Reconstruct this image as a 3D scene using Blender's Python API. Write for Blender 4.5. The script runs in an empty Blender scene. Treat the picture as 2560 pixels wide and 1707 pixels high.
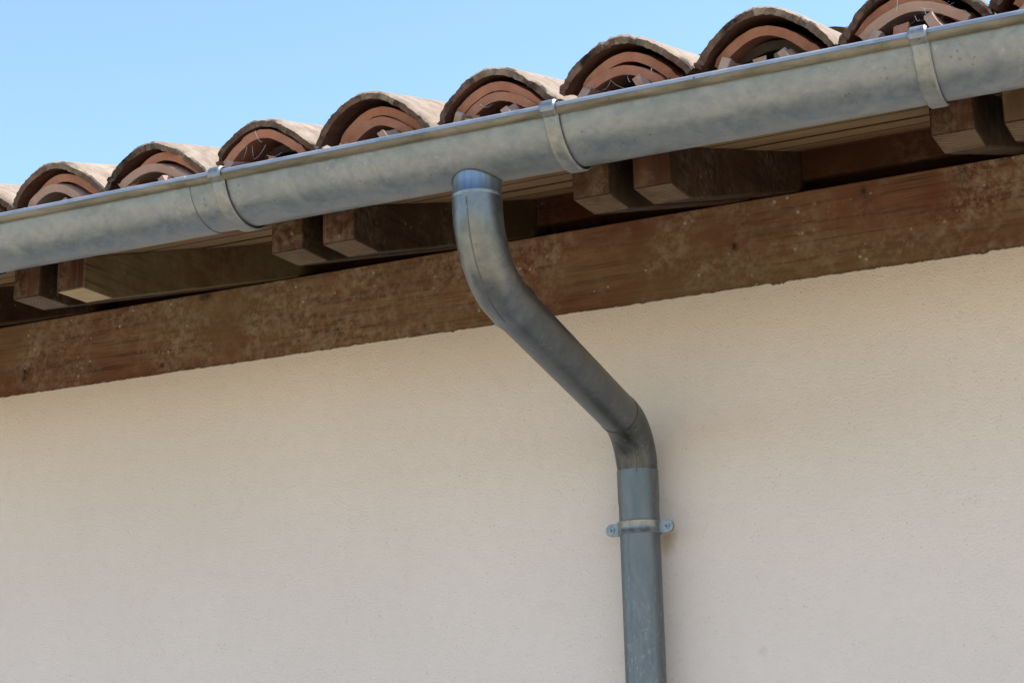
import bpy, bmesh, math, random
from mathutils import Vector, Matrix, noise

random.seed(7)
sc = bpy.context.scene
col = sc.collection

# ------------------------------------------------------------------ camera
CAM = Vector((1.9053, -3.2390, -0.9531))
YAW, PITCH, ROLL, LENS = 0.4513, 0.2472, -0.0235, 60.635
fwd = Vector((-math.sin(YAW) * math.cos(PITCH), math.cos(YAW) * math.cos(PITCH), math.sin(PITCH)))
rgt = Vector((math.cos(YAW), math.sin(YAW), 0))
upv = rgt.cross(fwd)
r2 = math.cos(ROLL) * rgt + math.sin(ROLL) * upv
u2 = -math.sin(ROLL) * rgt + math.cos(ROLL) * upv
cd = bpy.data.cameras.new('camera')
cd.lens = LENS
cd.sensor_width = 36
cd.clip_start = 0.05
cd.clip_end = 2000
cam = bpy.data.objects.new('camera', cd)
col.objects.link(cam)
cam.matrix_world = Matrix(((r2.x, u2.x, -fwd.x, CAM.x), (r2.y, u2.y, -fwd.y, CAM.y),
                           (r2.z, u2.z, -fwd.z, CAM.z), (0, 0, 0, 1)))
sc.camera = cam

# ------------------------------------------------------------------ sky, sun, exposure
SUN_EL, SUN_AZ = math.radians(60), math.radians(58)      # azimuth from +Y towards +X
world = bpy.data.worlds.new('World')
sc.world = world
world.use_nodes = True
wn = world.node_tree
bg = wn.nodes['Background']
sky = wn.nodes.new('ShaderNodeTexSky')
sky.sky_type = 'NISHITA'
sky.sun_disc = False
sky.sun_elevation = SUN_EL
sky.sun_rotation = SUN_AZ
sky.air_density = 1.0
sky.dust_density = 0.0
sky.ozone_density = 3.0
wn.links.new(sky.outputs[0], bg.inputs[0])
bg.inputs[1].default_value = 0.114

sd = bpy.data.lights.new('sun', 'SUN')
sd.energy = 3.0
sd.angle = math.radians(0.53)
sd.color = (1.0, 0.94, 0.84)
sun = bpy.data.objects.new('sun', sd)
col.objects.link(sun)
sdir = Vector((math.sin(SUN_AZ) * math.cos(SUN_EL), math.cos(SUN_AZ) * math.cos(SUN_EL), math.sin(SUN_EL)))
sun.rotation_euler = (-sdir).to_track_quat('-Z', 'Y').to_euler()
sun.location = (2, 3, 6)

sc.view_settings.view_transform = 'Standard'
sc.view_settings.look = 'None'
sc.view_settings.exposure = 1.44
sc.view_settings.gamma = 1
sc.render.engine = 'CYCLES'

# ------------------------------------------------------------------ material helpers
class NT:
    def __init__(s, name):
        s.m = bpy.data.materials.new(name)
        s.m.use_nodes = True
        s.t = s.m.node_tree
        s.p = s.t.nodes['Principled BSDF']
        s.co = None
    def n(s, typ, **kw):
        nd = s.t.nodes.new(typ)
        for k, v in kw.items():
            setattr(nd, k, v)
        return nd
    def link(s, a, b):
        s.t.links.new(a, b)
    def coords(s, scale=(1, 1, 1), vary=True):
        if s.co is None:
            tc = s.n('ShaderNodeTexCoord')
            if vary:
                oi = s.n('ShaderNodeObjectInfo')
                mul = s.n('ShaderNodeMath', operation='MULTIPLY')
                mul.inputs[1].default_value = 37.0
                s.link(oi.outputs['Random'], mul.inputs[0])
                cb = s.n('ShaderNodeCombineXYZ')
                for i in range(3):
                    s.link(mul.outputs[0], cb.inputs[i])
                ad = s.n('ShaderNodeVectorMath', operation='ADD')
                s.link(tc.outputs['Object'], ad.inputs[0])
                s.link(cb.outputs[0], ad.inputs[1])
                s.co = ad.outputs[0]
            else:
                s.co = tc.outputs['Object']
        mp = s.n('ShaderNodeMapping')
        mp.inputs['Scale'].default_value = scale
        s.link(s.co, mp.inputs['Vector'])
        return mp.outputs[0]
    def noise(s, scale, detail=4, rough=0.55, stretch=(1, 1, 1), dist=0.0):
        nd = s.n('ShaderNodeTexNoise')
        nd.inputs['Scale'].default_value = scale
        nd.inputs['Detail'].default_value = detail
        nd.inputs['Roughness'].default_value = rough
        nd.inputs['Distortion'].default_value = dist
        s.link(s.coords(stretch), nd.inputs['Vector'])
        return nd.outputs['Fac']
    def voro(s, scale, stretch=(1, 1, 1), feature='F1'):
        nd = s.n('ShaderNodeTexVoronoi', feature=feature)
        nd.inputs['Scale'].default_value = scale
        s.link(s.coords(stretch), nd.inputs['Vector'])
        return nd.outputs['Distance']
    def ramp(s, fac, stops):
        r = s.n('ShaderNodeValToRGB')
        el = r.color_ramp.elements
        while len(el) < len(stops):
            el.new(0.5)
        for e, (pos, c) in zip(el, stops):
            e.position = pos
            e.color = (c, c, c, 1) if isinstance(c, (int, float)) else (*c, 1)
        s.link(fac, r.inputs[0])
        return r.outputs[0]
    def mix(s, fac, a, b, typ='MIX'):
        m = s.n('ShaderNodeMix', data_type='RGBA', blend_type=typ)
        for sock, v in ((m.inputs[0], fac), (m.inputs[6], a), (m.inputs[7], b)):
            if isinstance(v, (int, float)):
                sock.default_value = v
            elif isinstance(v, tuple):
                sock.default_value = (*v, 1)
            else:
                s.link(v, sock)
        return m.outputs[2]
    def math(s, op, a, b):
        m = s.n('ShaderNodeMath', operation=op)
        for sock, v in ((m.inputs[0], a), (m.inputs[1], b)):
            if isinstance(v, (int, float)):
                sock.default_value = v
            else:
                s.link(v, sock)
        return m.outputs[0]
    def bump(s, h, strength, dist, prev=None):
        b = s.n('ShaderNodeBump')
        b.inputs['Strength'].default_value = strength
        b.inputs['Distance'].default_value = dist
        s.link(h, b.inputs['Height'])
        if prev is not None:
            s.link(prev, b.inputs['Normal'])
        return b.outputs[0]
    def out(s, colour=None, rough=None, metal=None, normal=None, spec=None):
        for nm, v in (('Base Color', colour), ('Roughness', rough), ('Metallic', metal), ('Specular IOR Level', spec)):
            if v is None:
                continue
            if isinstance(v, (int, float)):
                s.p.inputs[nm].default_value = v
            elif isinstance(v, tuple):
                s.p.inputs[nm].default_value = (*v, 1)
            else:
                s.link(v, s.p.inputs[nm])
        if normal is not None:
            s.link(normal, s.p.inputs['Normal'])
        return s.m

def wood(name, dark, light, axis, mildew=0.0, scale=1.0, rough=0.8, mildcol=(0.30, 0.25, 0.19), knots=()):
    t = NT(name)
    st = [1, 1, 1]
    st[axis] = 0.045
    grain = t.noise(130 * scale, 5, 0.6, tuple(st), 0.4)
    st2 = [1, 1, 1]
    st2[axis] = 0.16
    band = t.noise(17 * scale, 4, 0.6, tuple(st2), 0.8)
    blot = t.noise(6, 3, 0.55)
    c = t.mix(t.ramp(band, [(0.3, 0.0), (0.7, 1.0)]), dark, light)
    c = t.mix(t.ramp(grain, [(0.36, 0.75), (0.52, 0.0)]), c, tuple(v * 0.5 for v in dark))
    c = t.mix(t.ramp(blot, [(0.46, 0.0), (0.62, 0.75)]), c, (dark[0] * 0.95, dark[1] * 0.75, dark[2] * 0.70))
    olive = t.noise(2.6, 4, 0.6, (0.5, 1, 1) if axis == 0 else (1, 1, 1))
    c = t.mix(t.ramp(olive, [(0.44, 0.0), (0.60, 0.7)]), c, (light[0] * 0.78, light[1] * 0.92, light[2] * 0.85))
    kst = [1, 1, 1]
    kst[axis] = 0.55
    kn = t.voro(3.6 * scale, tuple(kst))
    c = t.mix(t.ramp(kn, [(0.022, 0.85), (0.05, 0.0)]), c, tuple(v * 0.16 for v in dark))
    if knots:
        tc = t.n('ShaderNodeTexCoord')
        kx = t.n('ShaderNodeVectorMath', operation='MULTIPLY')
        t.link(tc.outputs['Object'], kx.inputs[0])
        kx.inputs[1].default_value = (1.0, 0.0, 0.75)
        for a_, b_, rr in knots:
            vm = t.n('ShaderNodeVectorMath', operation='DISTANCE')
            t.link(kx.outputs[0], vm.inputs[0])
            vm.inputs[1].default_value = (a_, 0.0, b_ * 0.75)
            dd = t.math('ADD', t.math('DIVIDE', vm.outputs['Value'], rr * 2.2), t.math('MULTIPLY', t.math('SUBTRACT', band, 0.5), 0.7))
            c = t.mix(t.ramp(dd, [(0.22, 0.9), (0.5, 0.35), (1.0, 0.0)]), c, (0.020, 0.011, 0.008))
    if mildew > 0:
        big = t.noise(5.5, 3, 0.6)
        fine = t.noise(55, 6, 0.72)
        m = t.math('MULTIPLY', t.ramp(big, [(0.42, 0.0), (0.62, 1.0)]), t.ramp(fine, [(0.42, 0.0), (0.64, 1.0)]))
        m = t.math('MULTIPLY', m, mildew)
        c = t.mix(m, c, mildcol)
        sp = t.voro(42)
        rare = t.noise(11, 2, 0.5)
        sm = t.math('MULTIPLY', t.ramp(sp, [(0.10, 1.0), (0.17, 0.0)]), t.ramp(rare, [(0.52, 0.0), (0.6, 0.8)]))
        c = t.mix(t.math('MULTIPLY', sm, min(1, mildew * 1.3)), c, (0.40, 0.34, 0.27))
    nb = t.bump(grain, 0.4, 0.0018)
    return t.out(c, rough, 0.0, nb, 0.12)

def end_grain(name, dark, light, ring, seed):
    t = NT(name)
    # growth rings centred beside the pith of the cut
    w = t.n('ShaderNodeTexWave', wave_type='RINGS', rings_direction='Z')
    w.inputs['Scale'].default_value = 55
    w.inputs['Distortion'].default_value = 2.2
    w.inputs['Detail'].default_value = 3
    w.inputs['Detail Scale'].default_value = 1.3
    tc = t.n('ShaderNodeTexCoord')
    mp = t.n('ShaderNodeMapping')
    mp.inputs['Location'].default_value = (-0.045 + seed * 0.03, 0.625 - seed * 0.03, 0)
    mp.inputs['Scale'].default_value = (1.0, 0.8, 1.0)
    t.link(tc.outputs['Object'], mp.inputs['Vector'])
    t.link(mp.outputs[0], w.inputs['Vector'])
    c = t.mix(t.ramp(w.outputs['Fac'], [(0.25, 0.0), (0.8, 1.0)]), t.mix(ring, light, dark), light)
    bl = t.noise(28, 4, 0.65)
    c = t.mix(t.ramp(bl, [(0.45, 0.0), (0.68, 0.7)]), c, dark)
    nb = t.bump(t.noise(170, 4, 0.6), 0.4, 0.001)
    return t.out(c, 0.75, 0.0, nb, 0.2)

def zinc(name, ca, cb, metal=0.72, r0=0.34, r1=0.52, blot=9.0, spots=0.0, dirt=0.25, stretch=(1, 1, 1), bmp=0.12):
    t = NT(name)
    n1 = t.noise(blot, 5, 0.68, stretch, 1.2)
    n2 = t.noise(blot * 4.2, 4, 0.6, stretch)
    f = t.math('ADD', t.math('MULTIPLY', n1, 0.65), t.math('MULTIPLY', n2, 0.35))
    c = t.mix(t.ramp(f, [(0.40, 0.0), (0.60, 1.0)]), ca, cb)
    sp = t.voro(70)
    mask = t.noise(14, 3, 0.6)
    sm = t.math('MULTIPLY', t.ramp(sp, [(0.08, 1.0), (0.2, 0.0)]), t.ramp(mask, [(0.5, 0.0), (0.62, 1.0)]))
    c = t.mix(t.math('MULTIPLY', sm, dirt), c, tuple(v * 0.35 for v in ca))
    if spots > 0:
        s2 = t.noise(120, 5, 0.7, (1, 1, 0.6))
        s3 = t.noise(10, 3, 0.5, (1, 1, 0.25))
        ss = t.math('MULTIPLY', t.ramp(s2, [(0.55, 0.0), (0.66, 1.0)]), t.ramp(s3, [(0.45, 0.0), (0.6, 1.0)]))
        c = t.mix(t.math('MULTIPLY', ss, spots), c, (0.66, 0.68, 0.70))
    rr = t.ramp(f, [(0.38, r0), (0.62, r1)])
    nb = t.bump(f, bmp, 0.006)
    return t.out(c, rr, metal, nb)

def tile_clay(name, ca, cb, dark=(0.06, 0.04, 0.035), grime=0.35, gscale=22, crust=None, crustamt=0.0, rough=0.85, bumpd=0.0012):
    t = NT(name)
    n1 = t.noise(16, 5, 0.6)
    c = t.mix(t.ramp(n1, [(0.35, 0.0), (0.65, 1.0)]), ca, cb)
    oi = t.n('ShaderNodeObjectInfo')
    c = t.mix(t.math('MULTIPLY', oi.outputs['Random'], 0.35), c, tuple(v * 0.62 for v in ca))
    if crust is not None:
        cn = t.noise(34, 6, 0.7)
        c = t.mix(t.math('MULTIPLY', t.ramp(cn, [(0.42, 0.0), (0.60, 1.0)]), crustamt), c, crust)
    g = t.noise(gscale, 6, 0.72)
    c = t.mix(t.math('MULTIPLY', t.ramp(g, [(0.48, 0.0), (0.66, 1.0)]), grime), c, dark)
    fine = t.noise(260, 2, 0.6)
    nb = t.bump(t.math('ADD', t.math('MULTIPLY', fine, 0.4), g), 0.6, bumpd * 2.5)
    return t.out(c, rough, 0.0, nb, 0.2)

# ------------------------------------------------------------------ materials
def stucco_mat():
    t = NT('stucco_cream')
    big = t.noise(1.4, 3, 0.5)
    mid = t.noise(30, 4, 0.65)
    c = t.mix(t.ramp(big, [(0.35, 0.0), (0.65, 1.0)]), (0.685, 0.615, 0.585), (0.73, 0.655, 0.625))
    c = t.mix(t.ramp(mid, [(0.35, 0.25), (0.6, 0.0)]), c, (0.64, 0.58, 0.53))
    tc = t.n('ShaderNodeTexCoord')
    # rust run below the clamp and a grey scuff on the plaster
    for px, pz, rr, cc, am in ((0.672, -0.492, 0.026, (0.30, 0.19, 0.08), 0.6), (0.668, -0.515, 0.022, (0.36, 0.25, 0.12), 0.35), (0.855, -0.729, 0.016, (0.45, 0.44, 0.41), 0.45)):
        vm = t.n('ShaderNodeVectorMath', operation='DISTANCE')
        t.link(tc.outputs['Object'], vm.inputs[0])
        vm.inputs[1].default_value = (px, 0.0, pz)
        dd = t.math('ADD', vm.outputs['Value'], t.math('MULTIPLY', t.math('SUBTRACT', mid, 0.5), 0.02))
        c = t.mix(t.math('MULTIPLY', t.ramp(t.math('DIVIDE', dd, rr), [(0.1, 1.0), (1.0, 0.0)]), am), c, cc)
    streak = t.noise(7, 4, 0.6, (1, 1, 0.12))
    c = t.mix(t.ramp(streak, [(0.45, 0.0), (0.7, 0.04)]), c, (0.52, 0.45, 0.38))
    pit = t.voro(120)
    pm = t.noise(38, 3, 0.6)
    pf = t.math('MULTIPLY', t.ramp(pit, [(0.10, 1.0), (0.26, 0.0)]), t.ramp(pm, [(0.53, 0.0), (0.66, 0.4)]))
    c = t.mix(pf, c, (0.36, 0.31, 0.25))
    g1 = t.noise(270, 2, 0.6)
    nb = t.bump(t.math('SUBTRACT', g1, t.math('MULTIPLY', t.ramp(pit, [(0.10, 1.0), (0.26, 0.0)]), 0.3)), 0.5, 0.0042)
    return t.out(c, 0.92, 0.0, nb, 0.15)

M = {}
M['stucco'] = stucco_mat()
def beam_mat():
    m = wood('stained_beam_wood', (0.130, 0.057, 0.036), (0.205, 0.118, 0.068), 0, 0.9, mildcol=(0.265, 0.21, 0.155), knots=[(1.317, 0.164, 0.010), (-1.021, 0.051, 0.009), (-0.598, 0.019, 0.004), (0.12, 0.02, 0.004), (0.844, 0.089, 0.006), (1.12, 0.16, 0.006)])
    return m
M['beam'] = beam_mat()
M['plank'] = wood('soffit_plank_wood', (0.13, 0.075, 0.040), (0.21, 0.135, 0.078), 0, 0.25)
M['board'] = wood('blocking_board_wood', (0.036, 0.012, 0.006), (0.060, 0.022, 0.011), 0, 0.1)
M['batten'] = wood('eaves_batten_wood', (0.11, 0.045, 0.028), (0.17, 0.075, 0.045), 0, 0.1)
M['raft_dark'] = wood('rafter_dark_wood', (0.022, 0.010, 0.006), (0.040, 0.021, 0.012), 1, 0.16)
M['raft_bare'] = wood('rafter_bare_wood', (0.072, 0.046, 0.025), (0.125, 0.09, 0.05), 1, 0.15)
M['plumb_red'] = wood('rafter_plumb_cut', (0.046, 0.019, 0.012), (0.080, 0.036, 0.021), 2, 0.4)
M['plumb_lichen'] = wood('rafter_plumb_cut_lichen', (0.06, 0.03, 0.019), (0.11, 0.065, 0.036), 2, 1.0, mildcol=(0.42, 0.36, 0.16))
M['cut_mid'] = end_grain('level_cut_mid', (0.045, 0.026, 0.015), (0.145, 0.104, 0.063), 0.85, 0.0)
M['cut_pale'] = end_grain('level_cut_pale', (0.24, 0.185, 0.115), (0.36, 0.29, 0.19), 0.4, 0.8)
M['cut_grey'] = end_grain('level_cut_grey', (0.055, 0.038, 0.028), (0.125, 0.092, 0.068), 0.6, 1.3)
M['gutter'] = zinc('gutter_zinc', (0.165, 0.195, 0.225), (0.245, 0.268, 0.288), 0.62, 0.36, 0.50, 17.0, 0.12, 0.5, (0.8, 1, 1), 0.03)
M['bead'] = zinc('gutter_bead_zinc', (0.28, 0.30, 0.315), (0.42, 0.43, 0.43), 0.5, 0.34, 0.5, 14.0, 0, 0.8, (0.4, 1, 1))
M['bead_lower'] = zinc('gutter_bead_dark_underside', (0.10, 0.088, 0.062), (0.21, 0.19, 0.15), 0.3, 0.5, 0.65, 20.0, 0, 0.8, (0.25, 1, 1))
M['strap'] = zinc('bracket_galvanised', (0.185, 0.20, 0.21), (0.29, 0.295, 0.29), 0.62, 0.38, 0.55, 22.0, 0, 0.7)
M['collar'] = zinc('outlet_collar_zinc', (0.17, 0.215, 0.26), (0.24, 0.29, 0.34), 0.8, 0.30, 0.42, 30.0, 0, 0.1, (1, 1, 0.15))
M['elbow'] = zinc('elbow_zinc', (0.12, 0.137, 0.15), (0.205, 0.21, 0.205), 0.8, 0.28, 0.46, 11.0, 0.1, 0.4, bmp=0.05)
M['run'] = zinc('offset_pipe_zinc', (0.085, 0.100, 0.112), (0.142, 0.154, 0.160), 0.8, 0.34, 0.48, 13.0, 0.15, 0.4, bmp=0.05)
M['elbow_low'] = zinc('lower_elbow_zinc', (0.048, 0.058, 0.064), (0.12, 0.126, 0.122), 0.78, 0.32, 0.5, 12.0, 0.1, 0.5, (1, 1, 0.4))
M['pipe'] = zinc('downpipe_zinc', (0.112, 0.127, 0.143), (0.168, 0.182, 0.196), 0.75, 0.36, 0.5, 15.0, 0.16, 0.3, (1, 1, 0.25), 0.05)
M['clamp'] = zinc('clamp_galvanised', (0.17, 0.185, 0.20), (0.29, 0.305, 0.315), 0.65, 0.3, 0.45, 30.0, 0, 0.4)
M['screw'] = zinc('screw_steel', (0.16, 0.17, 0.18), (0.3, 0.31, 0.32), 0.95, 0.25, 0.35, 60.0)
M['screw_dark'] = NT('screw_recess').out((0.02, 0.02, 0.02), 0.6)
M['cover_top'] = tile_clay('cover_tile_weathered', (0.30, 0.215, 0.158), (0.36, 0.275, 0.205), (0.12, 0.09, 0.07), 0.55, 20, (0.37, 0.315, 0.245), 0.65)
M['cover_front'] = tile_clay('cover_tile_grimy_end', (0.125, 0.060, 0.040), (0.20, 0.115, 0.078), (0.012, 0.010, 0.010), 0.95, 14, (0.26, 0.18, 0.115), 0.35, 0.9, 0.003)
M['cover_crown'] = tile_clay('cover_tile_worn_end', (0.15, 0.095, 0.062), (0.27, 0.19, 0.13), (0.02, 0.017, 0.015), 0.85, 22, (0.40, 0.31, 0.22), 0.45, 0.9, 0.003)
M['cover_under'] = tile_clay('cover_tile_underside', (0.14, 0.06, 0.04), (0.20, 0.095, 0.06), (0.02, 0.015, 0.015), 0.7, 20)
M['clay'] = tile_clay('terracotta_clean', (0.40, 0.155, 0.088), (0.48, 0.20, 0.118), (0.18, 0.08, 0.05), 0.35, 18, (0.46, 0.28, 0.19), 0.25)
M['clay_pale'] = tile_clay('terracotta_pale', (0.46, 0.26, 0.18), (0.54, 0.33, 0.235), (0.25, 0.14, 0.10), 0.3, 18)
M['clay_grey'] = tile_clay('terracotta_grey', (0.13, 0.10, 0.075), (0.19, 0.145, 0.11), (0.06, 0.05, 0.04), 0.4, 18)
M['channel'] = tile_clay('channel_tile_clay', (0.46, 0.26, 0.18), (0.56, 0.38, 0.28), (0.12, 0.08, 0.06), 0.4, 20)
M['light_block'] = NT('light_block_black').out((0.03, 0.028, 0.026), 0.95)  # for the added light-blocking sheet above the planks
M['web'] = NT('spider_silk').out((0.75, 0.75, 0.75), 0.5)

def ground_mat():
    t = NT('ground_gravel_grass')
    n2 = t.noise(25, 3, 0.7)
    n1 = t.noise(0.35, 3, 0.6)
    gravel = t.mix(t.ramp(n2, [(0.35, 0.0), (0.65, 1.0)]), (0.47, 0.38, 0.25), (0.63, 0.51, 0.34))
    grass = t.mix(t.ramp(n2, [(0.35, 0.0), (0.65, 1.0)]), (0.045, 0.075, 0.022), (0.10, 0.13, 0.045))
    # a gravel court about the house, meadow beyond it
    tc = t.n('ShaderNodeTexCoord')
    ln = t.n('ShaderNodeVectorMath', operation='LENGTH')
    t.link(tc.outputs['Object'], ln.inputs[0])
    d = t.math('ADD', t.math('MULTIPLY', ln.outputs['Value'], 1 / 18.0), t.math('MULTIPLY', t.math('SUBTRACT', n1, 0.5), 0.5))
    c = t.mix(t.ramp(d, [(0.93, 0.0), (1.0, 1.0)]), gravel, grass)
    return t.out(c, 0.95, 0.0, None, 0.1)
M['ground'] = ground_mat()

# ------------------------------------------------------------------ object helpers
def mesh(name, verts, faces, mats, parent=None, smooth=False, mi=None, loc=(0, 0, 0), auto=None):
    me = bpy.data.meshes.new(name)
    me.from_pydata([tuple(v) for v in verts], [], faces)
    for m in (mats if isinstance(mats, (list, tuple)) else [mats]):
        me.materials.append(M[m])
    if mi:
        for p, i in zip(me.polygons, mi):
            p.material_index = i
    if smooth:
        for p in me.polygons:
            p.use_smooth = True
    me.update()
    if auto is not None:
        me.set_sharp_from_angle(angle=math.radians(auto))
    o = bpy.data.objects.new(name, me)
    col.objects.link(o)
    o.location = loc
    if parent is not None:
        o.parent = parent
    return o

def empty(name, loc=(0, 0, 0)):
    o = bpy.data.objects.new(name, None)
    o.empty_display_size = 0.05
    col.objects.link(o)
    o.location = loc
    return o

def tag(o, label=None, cat=None, group=None, kind=None):
    for k, v in (('label', label), ('category', cat), ('group', group), ('kind', kind)):
        if v:
            o[k] = v
    return o

def bevelled(name, bm, mats, parent=None, bev=0.002, seg=1, loc=(0, 0, 0)):
    bmesh.ops.recalc_face_normals(bm, faces=bm.faces)
    if bev:
        bmesh.ops.bevel(bm, geom=list(bm.edges), offset=bev, segments=seg, affect='EDGES', profile=0.6)
    me = bpy.data.meshes.new(name)
    bm.to_mesh(me)
    bm.free()
    for m in (mats if isinstance(mats, (list, tuple)) else [mats]):
        me.materials.append(M[m])
    o = bpy.data.objects.new(name, me)
    col.objects.link(o)
    o.location = loc
    if parent is not None:
        o.parent = parent
    return o

def prism_bm(profile, x0, x1, mi=None):
    """profile: (y, z) polygon extruded along X; mi: material index of each side face."""
    bm = bmesh.new()
    a = [bm.verts.new((x0, y, z)) for y, z in profile]
    b = [bm.verts.new((x1, y, z)) for y, z in profile]
    n = len(profile)
    bm.faces.new(a)
    bm.faces.new(b[::-1])
    for i in range(n):
        f = bm.faces.new((a[i], a[(i + 1) % n], b[(i + 1) % n], b[i]))
        if mi:
            f.material_index = mi[i]
    return bm

def frames(pts):
    T = []
    for i in range(len(pts)):
        a = pts[max(i - 1, 0)]
        b = pts[min(i + 1, len(pts) - 1)]
        T.append((b - a).normalized())
    ref = Vector((1, 0, 0))
    out = []
    for t in T:
        n = (ref - t * ref.dot(t)).normalized()
        out.append((n, t.cross(n)))
        ref = n
    return T, out

def tube(name, pts, rad, mat, parent=None, seg=48, wall=0.0015, mitre=True):
    """hollow swept tube with a little wall thickness at its ends"""
    pts = [Vector(p) for p in pts]
    if not isinstance(rad, (list, tuple)):
        rad = [rad] * len(pts)
    T, F = frames(pts)
    V, Fa = [], []
    rings = [(pts[i], F[i], rad[i]) for i in range(len(pts))]
    rings = [(pts[0], F[0], rad[0] - wall)] + rings + [(pts[-1], F[-1], rad[-1] - wall)]
    p_in = pts[-1] - T[-1] * 0.02
    rings.append((p_in, F[-1], rad[-1] - wall))
    p_in0 = pts[0] + T[0] * 0.02
    rings.insert(0, (p_in0, F[0], rad[0] - wall))
    for p, (n, b), r in rings:
        for k in range(seg):
            a = 2 * math.pi * k / seg
            V.append(p + n * (r * math.cos(a)) + b * (r * math.sin(a)))
    for i in range(len(rings) - 1):
        for k in range(seg):
            k2 = (k + 1) % seg
            Fa.append((i * seg + k, i * seg + k2, (i + 1) * seg + k2, (i + 1) * seg + k))
    return mesh(name, V, Fa, mat, parent, True, auto=40)

def arc(corner, d_in, d_out, tl, n=14):
    """points of a fillet at `corner` with tangent length tl"""
    d_in, d_out = d_in.normalized(), d_out.normalized()
    ang = d_in.angle(d_out)
    R = tl / math.tan(ang / 2)
    p0 = corner - d_in * tl
    axis = d_in.cross(d_out).normalized()
    nrm = axis.cross(d_in)
    c = p0 + nrm * R
    return [c + Matrix.Rotation(ang * i / n, 3, axis) @ (p0 - c) for i in range(n + 1)], c

# ------------------------------------------------------------------ dimensions (metres)
SL = 0.32                      # roof pitch, rise over run
HB = 0.1825                    # wall plate height
RD = 0.090                     # rafter depth, measured plumb
def under(y): return HB + SL * y            # rafter soffit
def deckz(y): return HB + RD + SL * y       # underside of the planks
GROUND = -2.6
X0, X1 = -2.6, 3.6

# ------------------------------------------------------------------ ground
g = mesh('ground', [(-400, -400, GROUND), (400, -400, GROUND), (400, 400, GROUND), (-400, 400, GROUND)], [(0, 1, 2, 3)], 'ground')
tag(g, 'gravel and grass ground in front of the house', 'ground', kind='structure')

# ------------------------------------------------------------------ wall
def build_wall():
    step = 0.004
    n = int((X1 - X0) / step)
    V, F = [], []
    for i in range(n + 1):
        x = X0 + i * step
        j = noise.noise((x * 60, 3.1, 0)) * 0.0022 + noise.noise((x * 190, 9.1, 0)) * 0.0016 + noise.noise((x * 9, 1.7, 0)) * 0.0014
        if noise.noise((x * 23, 7.7, 0)) > 0.52:
            j -= 0.004 * random.random()
        V += [(x, 0.2, -0.012), (x, 0.0032, j), (x, 0.0006, j - 0.0022), (x, 0.0, -0.03), (x, 0.0, GROUND - 0.1), (x, 0.2, GROUND - 0.1)]
        if i:
            a, b = (i - 1) * 6, i * 6
            for k in range(5):
                F.append((a + k, b + k, b + k + 1, a + k + 1))
    F.append(tuple(range(6)))
    F.append(tuple(n * 6 + k for k in reversed(range(6))))
    me = mesh('stucco_wall', V, F, 'stucco')
    return me
w = build_wall()
tag(w, 'cream roughcast house wall in the shade below the eaves', 'wall')

# ------------------------------------------------------------------ wall plate beam
bm = prism_bm([(0.0045, -0.010), (0.15, -0.010), (0.15, HB), (0.0045, HB)], X0, X1)
o = bevelled('wall_plate_beam', bm, 'beam', bev=0.003, seg=2)
tag(o, 'long brown stained timber beam lying on top of the cream wall', 'beam')

# ------------------------------------------------------------------ rafters in close pairs
RW, GAP, REND, ZL = 0.0674, 0.0411, -0.7406, -0.0262
ycut = (ZL - HB) / SL
PAIRS = [-0.990, -0.3898, 0.2143, 0.8128, 1.4087, 2.010]
def rafter(x, side, plumb, cut):
    y1 = 0.9
    prof = [(REND, ZL), (ycut, ZL), (y1, under(y1)), (y1, deckz(y1)), (REND, deckz(REND))]
    b = prism_bm(prof, 0, RW, [2, 0, 0, 0, 1])
    return bevelled('rafter', b, [side, plumb, cut], bev=0.0022, seg=1, loc=(x, 0, 0))
spec = {
    (1, 0): ('raft_dark', 'plumb_red', 'cut_grey', 'dark rafter end with a grey level cut, twin of the bare pale rafter'),
    (1, 1): ('raft_bare', 'plumb_red', 'cut_pale', 'unstained rafter with rough sawn end, pale cream level cut and bare brown side'),
    (2, 0): ('raft_dark', 'plumb_red', 'cut_mid', 'dark rafter in the pair between bare rafter and downpipe, on the bare rafter side'),
    (2, 1): ('raft_dark', 'plumb_red', 'cut_mid', 'dark pale-flecked rafter in the pair between bare rafter and downpipe, on the downpipe side'),
    (3, 0): ('raft_dark', 'plumb_red', 'cut_mid', 'dark rafter under a gutter strap, in the pair past the downpipe, nearer the elbow'),
    (3, 1): ('raft_dark', 'plumb_red', 'cut_mid', 'dark rafter with ringed cut in the pair past the downpipe, farther from the elbow'),
    (4, 0): ('raft_dark', 'plumb_red', 'cut_mid', 'dark rafter end with curved growth rings, twin of the lichen-spotted rafter'),
    (4, 1): ('raft_dark', 'plumb_lichen', 'cut_mid', 'dark rafter end spotted with yellowish lichen'),
}
for k, x in enumerate(PAIRS):
    for s in (0, 1):
        side, plumb, cut, lab = spec.get((k, s), ('raft_dark', 'plumb_red', 'cut_mid', 'plain dark rafter in an end pair of the row of paired rafters'))
        o = rafter(x + s * (RW + GAP), side, plumb, cut)
        tag(o, lab, 'rafter', 'paired rafters under the eaves')

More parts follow.
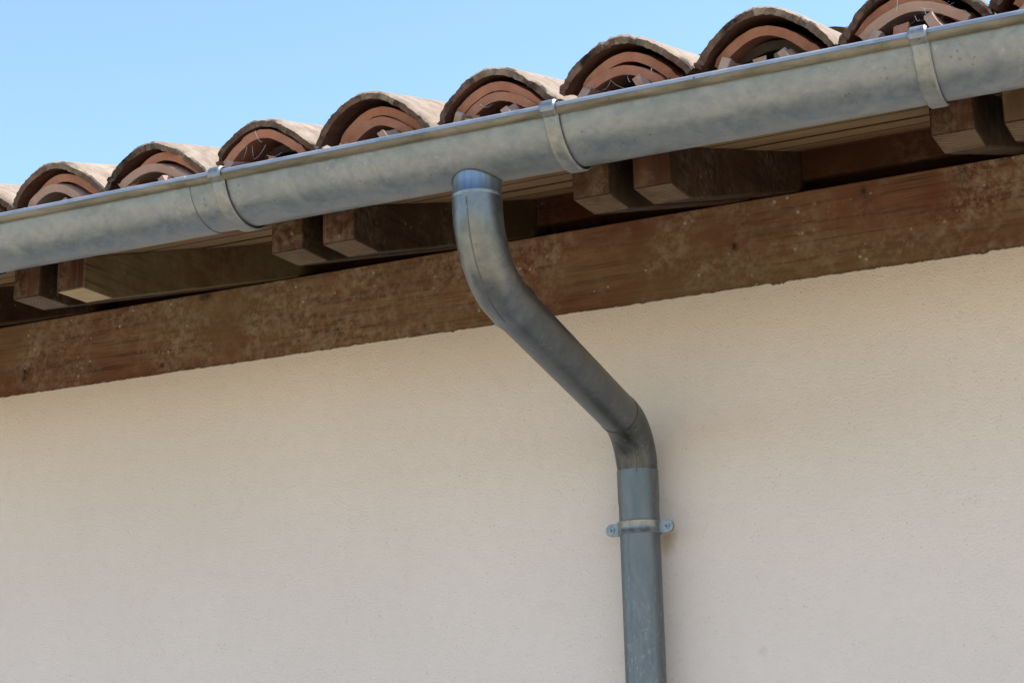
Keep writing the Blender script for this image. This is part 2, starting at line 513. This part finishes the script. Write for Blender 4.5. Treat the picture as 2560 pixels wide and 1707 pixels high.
# ------------------------------------------------------------------ blocking boards between the rafters
edges = []
for x in PAIRS:
    edges += [(x, x + RW), (x + RW + GAP, x + 2 * RW + GAP)]
bays = []
prev = X0
for a, b in edges:
    bays.append((prev, a))
    prev = b
bays.append((prev, X1))
slot_label = ['narrow board in the slot of an end pair of rafters', 'narrow board in the slot beside the bare pale rafter',
              'narrow board in the rafter slot between bare rafter and downpipe', 'narrow board in the slot of the rafter pair past the downpipe',
              'narrow board in the slot beside the lichen-spotted rafter', 'narrow board in the slot of an end pair of rafters']
bay_label = ['long dark board closing the eaves past an end pair of rafters', 'dark reddish board in the bay on the grey-cut rafter side',
             'dark reddish board in the bay against the bare pale rafter', 'dark reddish board in the bay behind the downpipe elbow',
             'dark reddish board in the wide bay between the downpipe pair and the lichen-spotted pair',
             'dark reddish board in the bay against the lichen-spotted rafter', 'long dark board closing the eaves past an end pair of rafters']
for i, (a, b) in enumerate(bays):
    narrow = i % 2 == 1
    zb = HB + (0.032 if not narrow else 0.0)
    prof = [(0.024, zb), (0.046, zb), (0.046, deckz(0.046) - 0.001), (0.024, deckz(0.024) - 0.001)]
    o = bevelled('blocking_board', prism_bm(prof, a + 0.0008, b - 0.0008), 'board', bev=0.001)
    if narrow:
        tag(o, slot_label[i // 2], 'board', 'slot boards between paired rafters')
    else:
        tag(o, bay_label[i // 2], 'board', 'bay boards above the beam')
o = bevelled('attic_shade_board', prism_bm([(0.1, HB - 0.001), (0.12, HB - 0.001), (0.12, deckz(0.12) - 0.002), (0.1, deckz(0.1) - 0.002)], X0, X1), 'board', bev=0)  # added board: shuts out light from behind so the gap stays dark
tag(o, 'added dark board standing in for attic shade behind the bay boards', 'board')

# ------------------------------------------------------------------ plank deck on the rafters
deck = empty('roof_deck', (0, REND, deckz(REND)))
tag(deck, 'brown plank deck on the rafters, seen below the gutter', 'roof deck')
cs = 1 / math.sqrt(1 + SL * SL)
TH = 0.020
PWID = 0.190
npl = 26
STEP = [0, 0.0010, 0.0036, 0.0046, 0.0062]
for i in range(npl):
    ya = -0.7445 + i * PWID
    yb = ya + PWID - 0.004
    st_ = STEP[min(i, 4)]
    prof = [(ya, deckz(ya) - st_), (yb, deckz(yb) - st_), (yb, deckz(yb) + TH), (ya, deckz(ya) + TH)]
    pr = [(y - REND, z - deckz(REND)) for y, z in prof]
    bevelled('plank', prism_bm(pr, X0, X1, [0, 0, 0, 1]), ['plank', 'board'], deck, bev=0)
y_end = -0.7445 + npl * PWID
pr = [(-0.72, deckz(-0.72) + TH + 0.001), (y_end, deckz(y_end) + TH + 0.001), (y_end, deckz(y_end) + TH + 0.006), (-0.72, deckz(-0.72) + TH + 0.006)]
bevelled('light_block_sheet', prism_bm([(y - REND, z - deckz(REND)) for y, z in pr], X0, X1), 'light_block', deck, bev=0)  # unseen sheet added over the planks to block light through their gaps
pr = [(-0.742, deckz(-0.742) + TH), (-0.70, deckz(-0.70) + TH + 0.0065), (-0.70, deckz(-0.70) + TH + 0.042), (-0.742, deckz(-0.742) + TH + 0.050)]
bevelled('eaves_batten', prism_bm([(y - REND, z - deckz(REND)) for y, z in pr], X0, X1), 'batten', deck, bev=0.002)

# ------------------------------------------------------------------ clay tiles
roof = empty('tile_roof', (0, -0.81, 0.09))
tag(roof, 'roof of curved terracotta tiles with weathered cover tiles above the gutter', 'tile roof')
AX = Vector((0, cs, SL * cs))            # up the slope
NM = Vector((0, -SL * cs, cs))           # out of the slope
RO = Vector((0, -0.81, 0.09))

def tile(name, cx, yf, zapex, hw, rise, length, thick, mats, seg=28, rows=5, taper=0.82, flip=False, rag=0.0, seed=0.0, roll=0.0, tilt=0.0, crust=0.0, yaw=0.0, flare=0.0):
    """barrel tile; zapex = height of the outer apex at the front end (for flip: height of the rims)"""
    R = (hw * hw + rise * rise) / (2 * rise)
    V, F, mi = [], [], []
    ss = [length * (i / rows) for i in range(rows + 1)]
    if rag > 0:
        ss = [0, 0.005, 0.012, 0.024, 0.042] + [length * (i / rows) for i in range(1, rows + 1)]
    rws = len(ss)
    def prof(u):
        # drop below the apex: part circle, part bell shaped with flaring toes
        circ = R - math.sqrt(max(0.0, R * R - (hw * u) ** 2))
        bell = rise * (0.5 - 0.5 * math.cos(math.pi * u))
        return -(circ * (1 - flare) + bell * flare)
    def pt(s, u, outer):
        tf = 1 - (1 - taper) * s / length
        e = 0.02
        dz = (prof(min(1, u + e)) - prof(max(-1, u - e))) / (hw * (min(1, u + e) - max(-1, u - e)))
        nl = math.hypot(1, dz)
        nx, nz = -dz / nl, 1 / nl
        x, z = hw * u * tf, prof(u) * tf
        a = u * 1.15
        fr = 0.0
        d = 0.0 if outer else -thick
        if rag > 0:
            fall = max(0.0, 1 - s / 0.05)
            n1 = noise.noise((a * 3.2 + seed, s * 30, 1.3))
            n2 = noise.noise((a * 13 + seed * 3, s * 90, 4.3))
            n3 = noise.noise((a * 36 + seed * 5, s * 160, 8.3))
            if outer:
                d += rag * (0.45 * n1 + 0.45 * n2 + 0.3 * n3) * (0.12 + 0.88 * fall) + crust * fall * max(0, 0.4 + n1)
            else:
                d += rag * 0.3 * n2 * fall
            if s < 0.001:
                fr = rag * (1.2 * n1 + 0.5 * n2 + 0.35 * noise.noise((a * 9 + seed * 2, 0.0 if outer else 3.0, 2.0)))
            if outer and crust > 0:      # eroded, rounded front arris
                wear = 0.75 + 0.6 * n1 + 0.35 * n2
                d -= max(0.0, wear) * (0.0065 if s < 0.001 else 0.0028 if s < 0.006 else 0.0008 if s < 0.013 else 0.0)
            ch = noise.noise((u * 4.3 + seed * 1.7, 11.0, 0)) - 0.30
            if ch > 0 and s < 0.02:
                fr += min(0.010, ch * 0.05) * (rag / 0.0055) * (1 - s / 0.02)
                d -= (0.004 if outer else 0.0) * min(1, ch * 6) * (rag / 0.0055) * (1 - s / 0.02)
            if abs(u) > 0.8 and s < 0.045:
                fr += max(0.0, (abs(u) - 0.8) * 0.06 * (noise.noise((seed * 9, a * 16, 0)) + 0.4)) * fall
                z += (abs(u) - 0.8) * 0.05 * (noise.noise((seed * 7, a * 20, s * 50)) + 0.2)
        x += nx * d
        z += nz * d
        if flip:
            z = -(z + rise)                       # concave up, rims at 0
        c, sn = math.cos(roll), math.sin(roll)
        x, z = x * c - z * sn, x * sn + z * c
        p = Vector((cx, yf, zapex)) + Vector((x, 0, 0)) + NM * z + AX * (s + fr) + NM * (tilt * s) + Vector((yaw * s, 0, 0))
        return p - RO
    for s in ss:
        for o_ in (True, False):
            for k in range(seg + 1):
                V.append(pt(s, -1 + 2 * k / seg, o_))
    st = 2 * (seg + 1)
    def q(*ix):
        F.append(ix if not flip else ix[::-1])
    for r in range(rws - 1):
        for k in range(seg):
            a = r * st + k
            q(a, a + 1, a + st + 1, a + st)
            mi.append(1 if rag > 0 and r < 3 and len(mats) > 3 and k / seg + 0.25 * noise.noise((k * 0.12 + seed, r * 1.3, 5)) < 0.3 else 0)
            b = a + seg + 1
            q(b + 1, b, b + st, b + st + 1)
            mi.append(2)
        for k in (0, seg):
            a = r * st + k
            b = a + seg + 1
            if k == 0:
                q(b, a, a + st, b + st)
            else:
                q(a, b, b + st, a + st)
            mi.append(1)
    for k in range(seg):
        q(k + 1, k, k + seg + 1, k + seg + 2)
        u_ = -1 + 2 * (k + 0.5) / seg
        crown = 0.50 - abs(u_ - 0.18) * 0.95 + 0.35 * noise.noise((k * 0.045 + seed, 2.2, 6.0))
        mi.append(3 if rag > 0 and len(mats) > 3 and crown > 0.12 else 1)
        e = (rws - 1) * st + k
        q(e, e + 1, e + seg + 2, e + seg + 1)
        mi.append(0)
    return mesh(name, V, F, mats, roof, True, mi, auto=38)

PITCH_X = 0.2352
CX5 = 0.700
YF = -0.81
for k in range(-7, 19):
    cx = CX5 + (k - 5) * PITCH_X
    vis = 0 <= k <= 9
    rnd = random.Random(k * 13 + 5)
    jx = rnd.uniform(-0.003, 0.003)
    jz = rnd.uniform(-0.003, 0.0035)
    # cover tile courses
    for c in range(3):
        front = c == 0
        s = c * 0.46
        p = Vector((cx + jx, YF, 0.2085 + jz)) + AX * s
        tile('cover_tile', p.x, p.y + (rnd.uniform(-0.010, 0.010) if front else 0), p.z + 0.002, 0.121 + rnd.uniform(-0.004, 0.002), 0.078 + rnd.uniform(-0.004, 0.004), 0.50, 0.0145,
             ['cover_top', 'cover_front', 'cover_under', 'cover_crown'], seg=72 if front and vis else 20, rows=7 if front else 3,
             taper=0.84, rag=0.0055 if front and vis else 0.0, seed=k * 3.7 + 1, crust=0.0025, roll=-0.045 + rnd.uniform(-0.04, 0.04), tilt=-0.045, flare=0.2,
             yaw=rnd.uniform(-0.012, 0.012))
    if not (-3 <= k <= 13):
        continue
    # two doubling tiles below the front cover
    if vis or True:
        mat2 = 'clay'
        tile('doubling_tile', cx + rnd.uniform(-0.012, 0.008), -0.796 + rnd.uniform(-0.003, 0.012), 0.1925 + rnd.uniform(-0.004, 0.0), 0.088, 0.052, 0.26, 0.0150,
             [mat2] * 3, seg=24, rows=2, taper=0.92, roll=-0.03 + rnd.uniform(-0.08, 0.06), flare=0.2, rag=0.0014 if vis else 0.0, seed=k * 2.3 + 40)
        kind = {1: ('clay_pale', -0.805, 0.168, 0.074, 0.038), 2: ('clay_pale', -0.808, 0.166, 0.085, 0.036), 3: ('clay_grey', -0.70, 0.198, 0.085, 0.040),
                4: ('clay', -0.792, 0.171, 0.075, 0.042), 5: ('clay', -0.792, 0.1705, 0.078, 0.042), 6: ('clay', -0.800, 0.1665, 0.075, 0.032),
                7: ('clay_grey', -0.72, 0.191, 0.085, 0.032), 8: ('clay_pale', -0.802, 0.170, 0.085, 0.036)}.get(k, ('clay', -0.792, 0.170, 0.078, 0.040))
        tile('doubling_tile', cx + rnd.uniform(-0.008, 0.004), kind[1], kind[2], kind[3], kind[4], 0.22, 0.0150,
             [kind[0]] * 3, seg=24, rows=2, taper=0.92, roll=-0.03 + rnd.uniform(-0.08, 0.06), flare=0.2, rag=0.0014 if vis else 0.0, seed=k * 2.3 + 40)
    # channel tiles between the covers (hollow side up)
    chx = cx + PITCH_X / 2 - 0.013 + rnd.uniform(-0.004, 0.004)
    for c in range(3):
        p = Vector((chx, -0.822 + rnd.uniform(-0.012, 0.010), 0.127 + rnd.uniform(-0.003, 0.003))) + AX * (c * 0.36) + NM * (0.016 * c)
        tile('channel_tile', p.x, p.y, p.z, 0.082, 0.056, 0.44, 0.0135, ['channel'] * 3, seg=20, rows=3, taper=0.86, flip=True,
             rag=0.0035 if c == 0 and vis else 0.0, seed=k * 5.1)

# broken clay and mortar crumbs lying in the openings
for k in range(0, 10):
    rnd = random.Random(k * 31 + 2)
    for j in range(rnd.choice((1, 2, 2, 3))):
        c = Vector((CX5 + (k - 5) * PITCH_X + rnd.uniform(-0.045, 0.035), -0.782 + rnd.uniform(-0.02, 0.015), 0.121 + rnd.uniform(-0.004, 0.006)))
        a, b, h = rnd.uniform(0.007, 0.016), rnd.uniform(0.010, 0.022), rnd.uniform(0.006, 0.012)
        V = []
        for sx, sy, sz in ((-1, -1, -1), (1, -1, -1), (1, 1, -1), (-1, 1, -1), (-1, -1, 1), (1, -1, 1), (1, 1, 1), (-1, 1, 1)):
            V.append(c + Vector((sx * a * rnd.uniform(0.25, 1), sy * b * rnd.uniform(0.4, 1), sz * h * rnd.uniform(0.2, 1))) - RO)
        mesh('tile_fragment', V, [(3, 2, 1, 0), (4, 5, 6, 7), (0, 1, 5, 4), (1, 2, 6, 5), (2, 3, 7, 6), (3, 0, 4, 7)], rnd.choice(('channel', 'clay', 'clay_grey')), roof)

# ------------------------------------------------------------------ gutter
GR, GY = 0.078, -0.828
def gz(x): return 0.0825 - 0.0058 * x
gut = empty('gutter', (0, GY, 0))
tag(gut, 'half-round zinc gutter with rolled front bead running along the eaves', 'gutter')
def gutter_len(xa, xb, R, name):
    n = max(2, int((xb - xa) / 0.06))
    angs = [math.radians(a) for a in [188 + (352 - 188) * i / 40 for i in range(41)]]
    prof = [(R * math.cos(a), R * math.sin(a)) for a in angs]
    prof += [(R, 0.006)]
    th = 0.0012
    inn = [((R - th) * math.cos(a), (R - th) * math.sin(a)) for a in angs] + [(R - th, 0.006)]
    loop = prof + inn[::-1]
    m = len(loop)
    V, F = [], []
    for i in range(n + 1):
        x = xa + (xb - xa) * i / n
        wob = 0.0006 * noise.noise((x * 2.3, 5, 1))
        for y, z in loop:
            V.append((x, y * (1 + wob * 8), z + gz(x) + wob))
    for i in range(n):
        for k in range(m):
            k2 = (k + 1) % m
            F.append((i * m + k, (i + 1) * m + k, (i + 1) * m + k2, i * m + k2))
    F.append(tuple(range(m)))
    F.append(tuple(n * m + k for k in reversed(range(m))))
    o = mesh(name, V, F, 'gutter', gut, True, auto=35)
    # rolled bead: a spiral roll along the front edge
    rb = 0.0098
    cy, cz = -R - 0.0035, -0.0098
    V, F = [], []
    m = 20
    for i in range(n + 1):
        x = xa + (xb - xa) * i / n
        for k in range(m):
            a = 2 * math.pi * k / m
            V.append((x, cy + rb * math.cos(a), cz + rb * math.sin(a) + gz(x)))
    for i in range(n):
        for k in range(m):
            k2 = (k + 1) % m
            F.append((i * m + k, i * m + k2, (i + 1) * m + k2, (i + 1) * m + k))
    F.append(tuple(range(m))[::-1])
    F.append(tuple(n * m + k for k in range(m)))
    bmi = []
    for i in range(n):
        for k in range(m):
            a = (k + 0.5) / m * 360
            bmi.append(1 if 188 < a < 330 else 0)  # lower part of the bead takes the darker, browner zinc
    mesh('rolled_bead', V, F, ['bead', 'bead_lower'], gut, True, bmi + [0, 0], auto=60)
    return o
gutter_len(X0, 0.1515, GR + 0.0013, 'trough')
gutter_len(0.128, X1, GR, 'trough')

def strap(x, wdt=0.027):
    th = 0.0028
    R = GR + 0.0042
    pts = []
    # hook over the bead
    cy, cz, rb = -GR - 0.0035, -0.0098, 0.0128
    for a in range(20, 205, 15):
        pts.append((cy + rb * math.cos(math.radians(a)), cz + rb * math.sin(math.radians(a))))
    for a in range(194, 356, 6):
        pts.append((R * math.cos(math.radians(a)), R * math.sin(math.radians(a)) ))
    pts.append((R, 0.012))
    n = len(pts)
    nor = []
    for i in range(n):
        a, b = pts[max(0, i - 1)], pts[min(n - 1, i + 1)]
        t = Vector((b[0] - a[0], b[1] - a[1])).normalized()
        nor.append(Vector((t.y, -t.x)))
    V, F = [], []
    for i in range(n):
        y, z = pts[i]
        ny, nz = nor[i]
        if y * ny + z * nz < 0 and i > 13:
            ny, nz = -ny, -nz
        for (xx, off) in ((-wdt / 2, 0), (-wdt / 2 + 0.003, th), (wdt / 2 - 0.003, th), (wdt / 2, 0)):
            V.append((x + xx, y + ny * off, z + nz * off + gz(x)))
    for i in range(n - 1):
        for k in range(4):
            k2 = (k + 1) % 4
            F.append((i * 4 + k, i * 4 + k2, (i + 1) * 4 + k2, (i + 1) * 4 + k))
    F.append((0, 1, 2, 3))
    F.append(tuple((n - 1) * 4 + k for k in (3, 2, 1, 0)))
    o = mesh('bracket', V, F, 'strap', gut, True, auto=30)
    bmx = bmesh.new()
    bmx.from_mesh(o.data)
    bmesh.ops.recalc_face_normals(bmx, faces=bmx.faces)
    bmx.to_mesh(o.data)
    bmx.free()
    return o
for x in (-1.0, -0.385, 0.2155, 0.8525, 1.4375, 2.04, 2.64):
    strap(x)

# ------------------------------------------------------------------ downpipe
AXU = Vector((0.679, GY, 0))
C1 = Vector((0.679, GY, -0.151))
C2 = Vector((0.637, -0.060, -0.284))
run = (C2 - C1).normalized()
DN = Vector((0, 0, -1))
dp = empty('downpipe', (C2.x, C2.y, GROUND))
tag(dp, 'grey zinc downpipe with a swan neck from the gutter to the wall', 'downpipe')
OFF = Vector((C2.x, C2.y, GROUND))
def L(pts): return [Vector(p) - OFF for p in pts]

t = tube('outlet_collar', L([(AXU.x, GY, 0.020), (AXU.x, GY, 0.0), (AXU.x, GY, -0.019), (AXU.x, GY, -0.0215), (AXU.x, GY, -0.024), (AXU.x, GY, -0.0265), (AXU.x, GY, -0.034)]),
     [0.0412, 0.0408, 0.0404, 0.0420, 0.0424, 0.0412, 0.0400], 'collar', dp, 56)
# solder collar flange where the outlet meets the gutter belly
V, F = [], []
n = 64
for i in range(n):
    a = 2 * math.pi * i / n
    for rr, dz in ((0.0408, 0.0012), (0.0422, 0.0006), (0.0426, -0.0006), (0.0412, -0.0010)):
        x, y = rr * math.cos(a), rr * math.sin(a)
        z = gz(AXU.x) - math.sqrt(max(0.0, GR * GR - y * y)) + dz - 0.0008
        V.append(Vector((AXU.x + x, GY + y, z)) - OFF)
for i in range(n):
    j = (i + 1) % n
    for k in range(4):
        k2 = (k + 1) % 4
        F.append((i * 4 + k, j * 4 + k, j * 4 + k2, i * 4 + k2))
mesh('solder_seam', V, F, 'run', t, True)

tl1 = 0.118
a1, cen1 = arc(C1, DN, run, tl1)
pts = [Vector((AXU.x, GY, -0.0285))] + a1 + [C1 + run * (tl1 + 0.012), C1 + run * (tl1 + 0.030)]
rad = [0.0424] + [0.0420] * len(a1) + [0.0424, 0.0436]
el1 = tube('upper_elbow', L(pts), rad, 'elbow', dp, 56, 0.0014)
# longitudinal seam on the outer side of the bend
def seam(name, pts, centre, r, side, parent, mat, rr=0.0016, rotx=0.0, outer=True):
    q = []
    T, _ = frames(pts)
    for p, t in zip(pts, T):
        rd = (p - centre)
        rd = (rd - t * rd.dot(t)).normalized()
        if not outer:
            rd = -rd
        sd_ = Vector((1, 0, 0)) - t * t.x
        d = (rd * math.cos(side) + sd_.normalized() * math.sin(side)).normalized()
        q.append(p + d * (r - 0.0006))
    return tube(name, L(q), rr, mat, parent, 8, 0.0006)
seam('seam', pts[1:-2], cen1, 0.0420, -0.02, el1, 'run', 0.0017)
tube('offset_pipe', L([C1 + run * (tl1 - 0.01), C1 + run * 0.3, C2 - run * 0.25, C2 - run * 0.085]), 0.0405, 'run', dp, 56, 0.0014)
T_, F_ = frames([C1 + run * tl1, C1 + run * (tl1 + 0.03)])
jp = C1 + run * (tl1 + 0.0305)
sol = []
for i in range(15):
    a = -2.05 + 1.25 * i / 14
    n_ = F_[0][0] * math.cos(a) + F_[0][1] * math.sin(a)
    sol.append(jp + n_ * (0.0436 + 0.0008 * noise.noise((i * 0.9, 2, 3))) + run * (0.003 * noise.noise((i * 0.7, 7, 1))))
tube('solder_bead', L(sol), [0.0006 + 0.0011 * abs(noise.noise((i * 1.1, 4, 4))) + (0.0006 if 3 < i < 11 else 0) for i in range(15)], 'clamp', el1, 8, 0.0003)
tl2 = 0.088
a2, cen2 = arc(C2, run, DN, tl2)
pts2 = [C2 - run * (tl2 + 0.020), C2 - run * (tl2 + 0.008)] + a2 + [Vector((C2.x, C2.y, -0.385))]
el2 = tube('lower_elbow', L(pts2), [0.0416, 0.0415] + [0.0414] * (len(a2) - 3) + [0.0408, 0.0402, 0.0398] + [0.0396], 'elbow_low', dp, 56, 0.0014)
seam('seam', pts2[8:-1], cen2, 0.0416, 0.28, el2, 'run', 0.0016, outer=False)
low = tube('lower_pipe', L([(C2.x, C2.y, -0.3655), (C2.x, C2.y, -0.372), (C2.x, C2.y, -0.425), (C2.x, C2.y, -0.437), (C2.x, C2.y, -0.8), (C2.x, C2.y, -1.6), (C2.x, C2.y, GROUND - 0.05)]),
     [0.0418, 0.0416, 0.0414, 0.0402, 0.0400, 0.0400, 0.0400], 'pipe', dp, 56)
tube('seam', L([(C2.x - 0.0396 * math.sin(0.25), C2.y - 0.0396 * math.cos(0.25), z) for z in (-0.44, -0.8, -1.6, GROUND)]), 0.0012, 'pipe', low, 8, 0.0005)

# ------------------------------------------------------------------ pipe clamp
ZC = -0.480
cl = empty('pipe_clamp', (C2.x, 0, ZC))
tag(cl, 'galvanised two-eared clamp with screws holding the downpipe to the wall', 'clamp')
CO = Vector((C2.x, 0, ZC))
def ring_band():
    V, F = [], []
    n = 64
    hgt = 0.0128
    prof = [(0.0402, -hgt), (0.0432, -hgt), (0.0445, -hgt + 0.0012), (0.0440, -hgt + 0.004), (0.0428, -hgt + 0.0055), (0.0428, hgt - 0.0055), (0.0440, hgt - 0.004), (0.0445, hgt - 0.0012), (0.0432, hgt), (0.0402, hgt)]
    m = len(prof)
    for i in range(n):
        a = 2 * math.pi * i / n
        for r, z in prof:
            V.append(Vector((C2.x + r * math.cos(a), C2.y + r * math.sin(a), ZC + z)) - CO)
    for i in range(n):
        j = (i + 1) % n
        for k in range(m):
            k2 = (k + 1) % m
            F.append((i * m + k, j * m + k, j * m + k2, i * m + k2))
    return mesh('band', V, F, 'clamp', cl, True, auto=50)
ring_band()
def disc_prism(name, outline, y0, y1, mat, parent, bev=0.0006):
    bm = bmesh.new()
    a = [bm.verts.new((x, y0, z)) for x, z in outline]
    b = [bm.verts.new((x, y1, z)) for x, z in outline]
    n = len(outline)
    bm.faces.new(a)
    bm.faces.new(b[::-1])
    for i in range(n):
        bm.faces.new((a[i], b[i], b[(i + 1) % n], a[(i + 1) % n]))
    bmesh.ops.recalc_face_normals(bm, faces=bm.faces)
    if bev:
        es = [e for e in bm.edges if abs(e.verts[0].co.y - e.verts[1].co.y) < 1e-6]
        bmesh.ops.bevel(bm, geom=es, offset=bev, segments=2, affect='EDGES')
    me = bpy.data.meshes.new(name)
    bm.to_mesh(me)
    bm.free()
    me.materials.append(M[mat])
    o = bpy.data.objects.new(name, me)
    col.objects.link(o)
    o.parent = parent
    return o
for s in (-1, 1):
    hh = 0.0128
    xin, xc = 0.036 * s, 0.0595 * s
    out = [(xin, -hh)]
    for i in range(13):
        a = -math.pi / 2 + math.pi * i / 12
        out.append((xc + s * hh * math.cos(a), hh * math.sin(a)))
    out.append((xin, hh))
    ear = disc_prism('ear', out, C2.y - 0.0035, C2.y - 0.0005, 'clamp', cl)
    ear2 = disc_prism('ear', out, C2.y + 0.0005, C2.y + 0.0035, 'clamp', cl)
    sx = 0.0585 * s
    circ = [(sx + 0.0058 * math.cos(2 * math.pi * i / 20), 0.0058 * math.sin(2 * math.pi * i / 20)) for i in range(20)]
    scr = disc_prism('screw', circ, C2.y - 0.0064, C2.y - 0.003, 'screw', ear, 0.001)
    for rot in (0.4, 0.4 + math.pi / 2):
        c_, s_ = math.cos(rot), math.sin(rot)
        q = [(-0.0036, -0.0007), (0.0036, -0.0007), (0.0036, 0.0007), (-0.0036, 0.0007)]
        disc_prism('slot', [(sx + x * c_ - z * s_, x * s_ + z * c_) for x, z in q], C2.y - 0.0067, C2.y - 0.0060, 'screw_dark', ear, 0)
# wall stud behind the band
st = tube('stud', [Vector((0, -0.018, 0)), Vector((0, 0.02, 0))], 0.005, 'screw', cl, 16, 0.002)

# ------------------------------------------------------------------ cobweb threads
def cobweb(cx, y, z, n, seed, label):
    r = random.Random(seed)
    V, F = [], []
    for i in range(n):
        a = Vector((cx + r.uniform(-0.05, 0.05), y + r.uniform(-0.01, 0.03), z + r.uniform(-0.02, 0.025)))
        b = a + Vector((r.uniform(-0.04, 0.05), r.uniform(-0.02, 0.02), r.uniform(-0.03, 0.03)))
        prev = None
        for k in range(6):
            t_ = k / 5
            p = a.lerp(b, t_) + Vector((0, 0, -0.012 * t_ * (1 - t_) * 2))
            base = len(V)
            for q in range(3):
                an = q * 2.094
                V.append(p + Vector((0.00028 * math.cos(an), 0.0002 * math.sin(an), 0.00028 * math.sin(an))))
            if prev is not None:
                for q in range(3):
                    F.append((prev + q, prev + (q + 1) % 3, base + (q + 1) % 3, base + q))
            prev = base
    o = mesh('cobweb', V, F, 'web')
    tag(o, label, 'cobweb', 'cobwebs in the tile openings', kind='stuff')
cobweb(CX5 + 3 * PITCH_X, -0.80, 0.138, 12, 3, 'pale cobweb threads in the tile opening beside the end gutter strap')
cobweb(CX5 + 1 * PITCH_X, -0.80, 0.142, 6, 8, 'few pale cobweb threads in a tile opening past the downpipe')
cobweb(CX5, -0.80, 0.148, 4, 11, 'few pale cobweb threads in the tile opening above the downpipe')
cobweb(CX5 - 2 * PITCH_X, -0.79, 0.145, 7, 21, 'pale cobweb threads in the tile opening above the gutter joint')
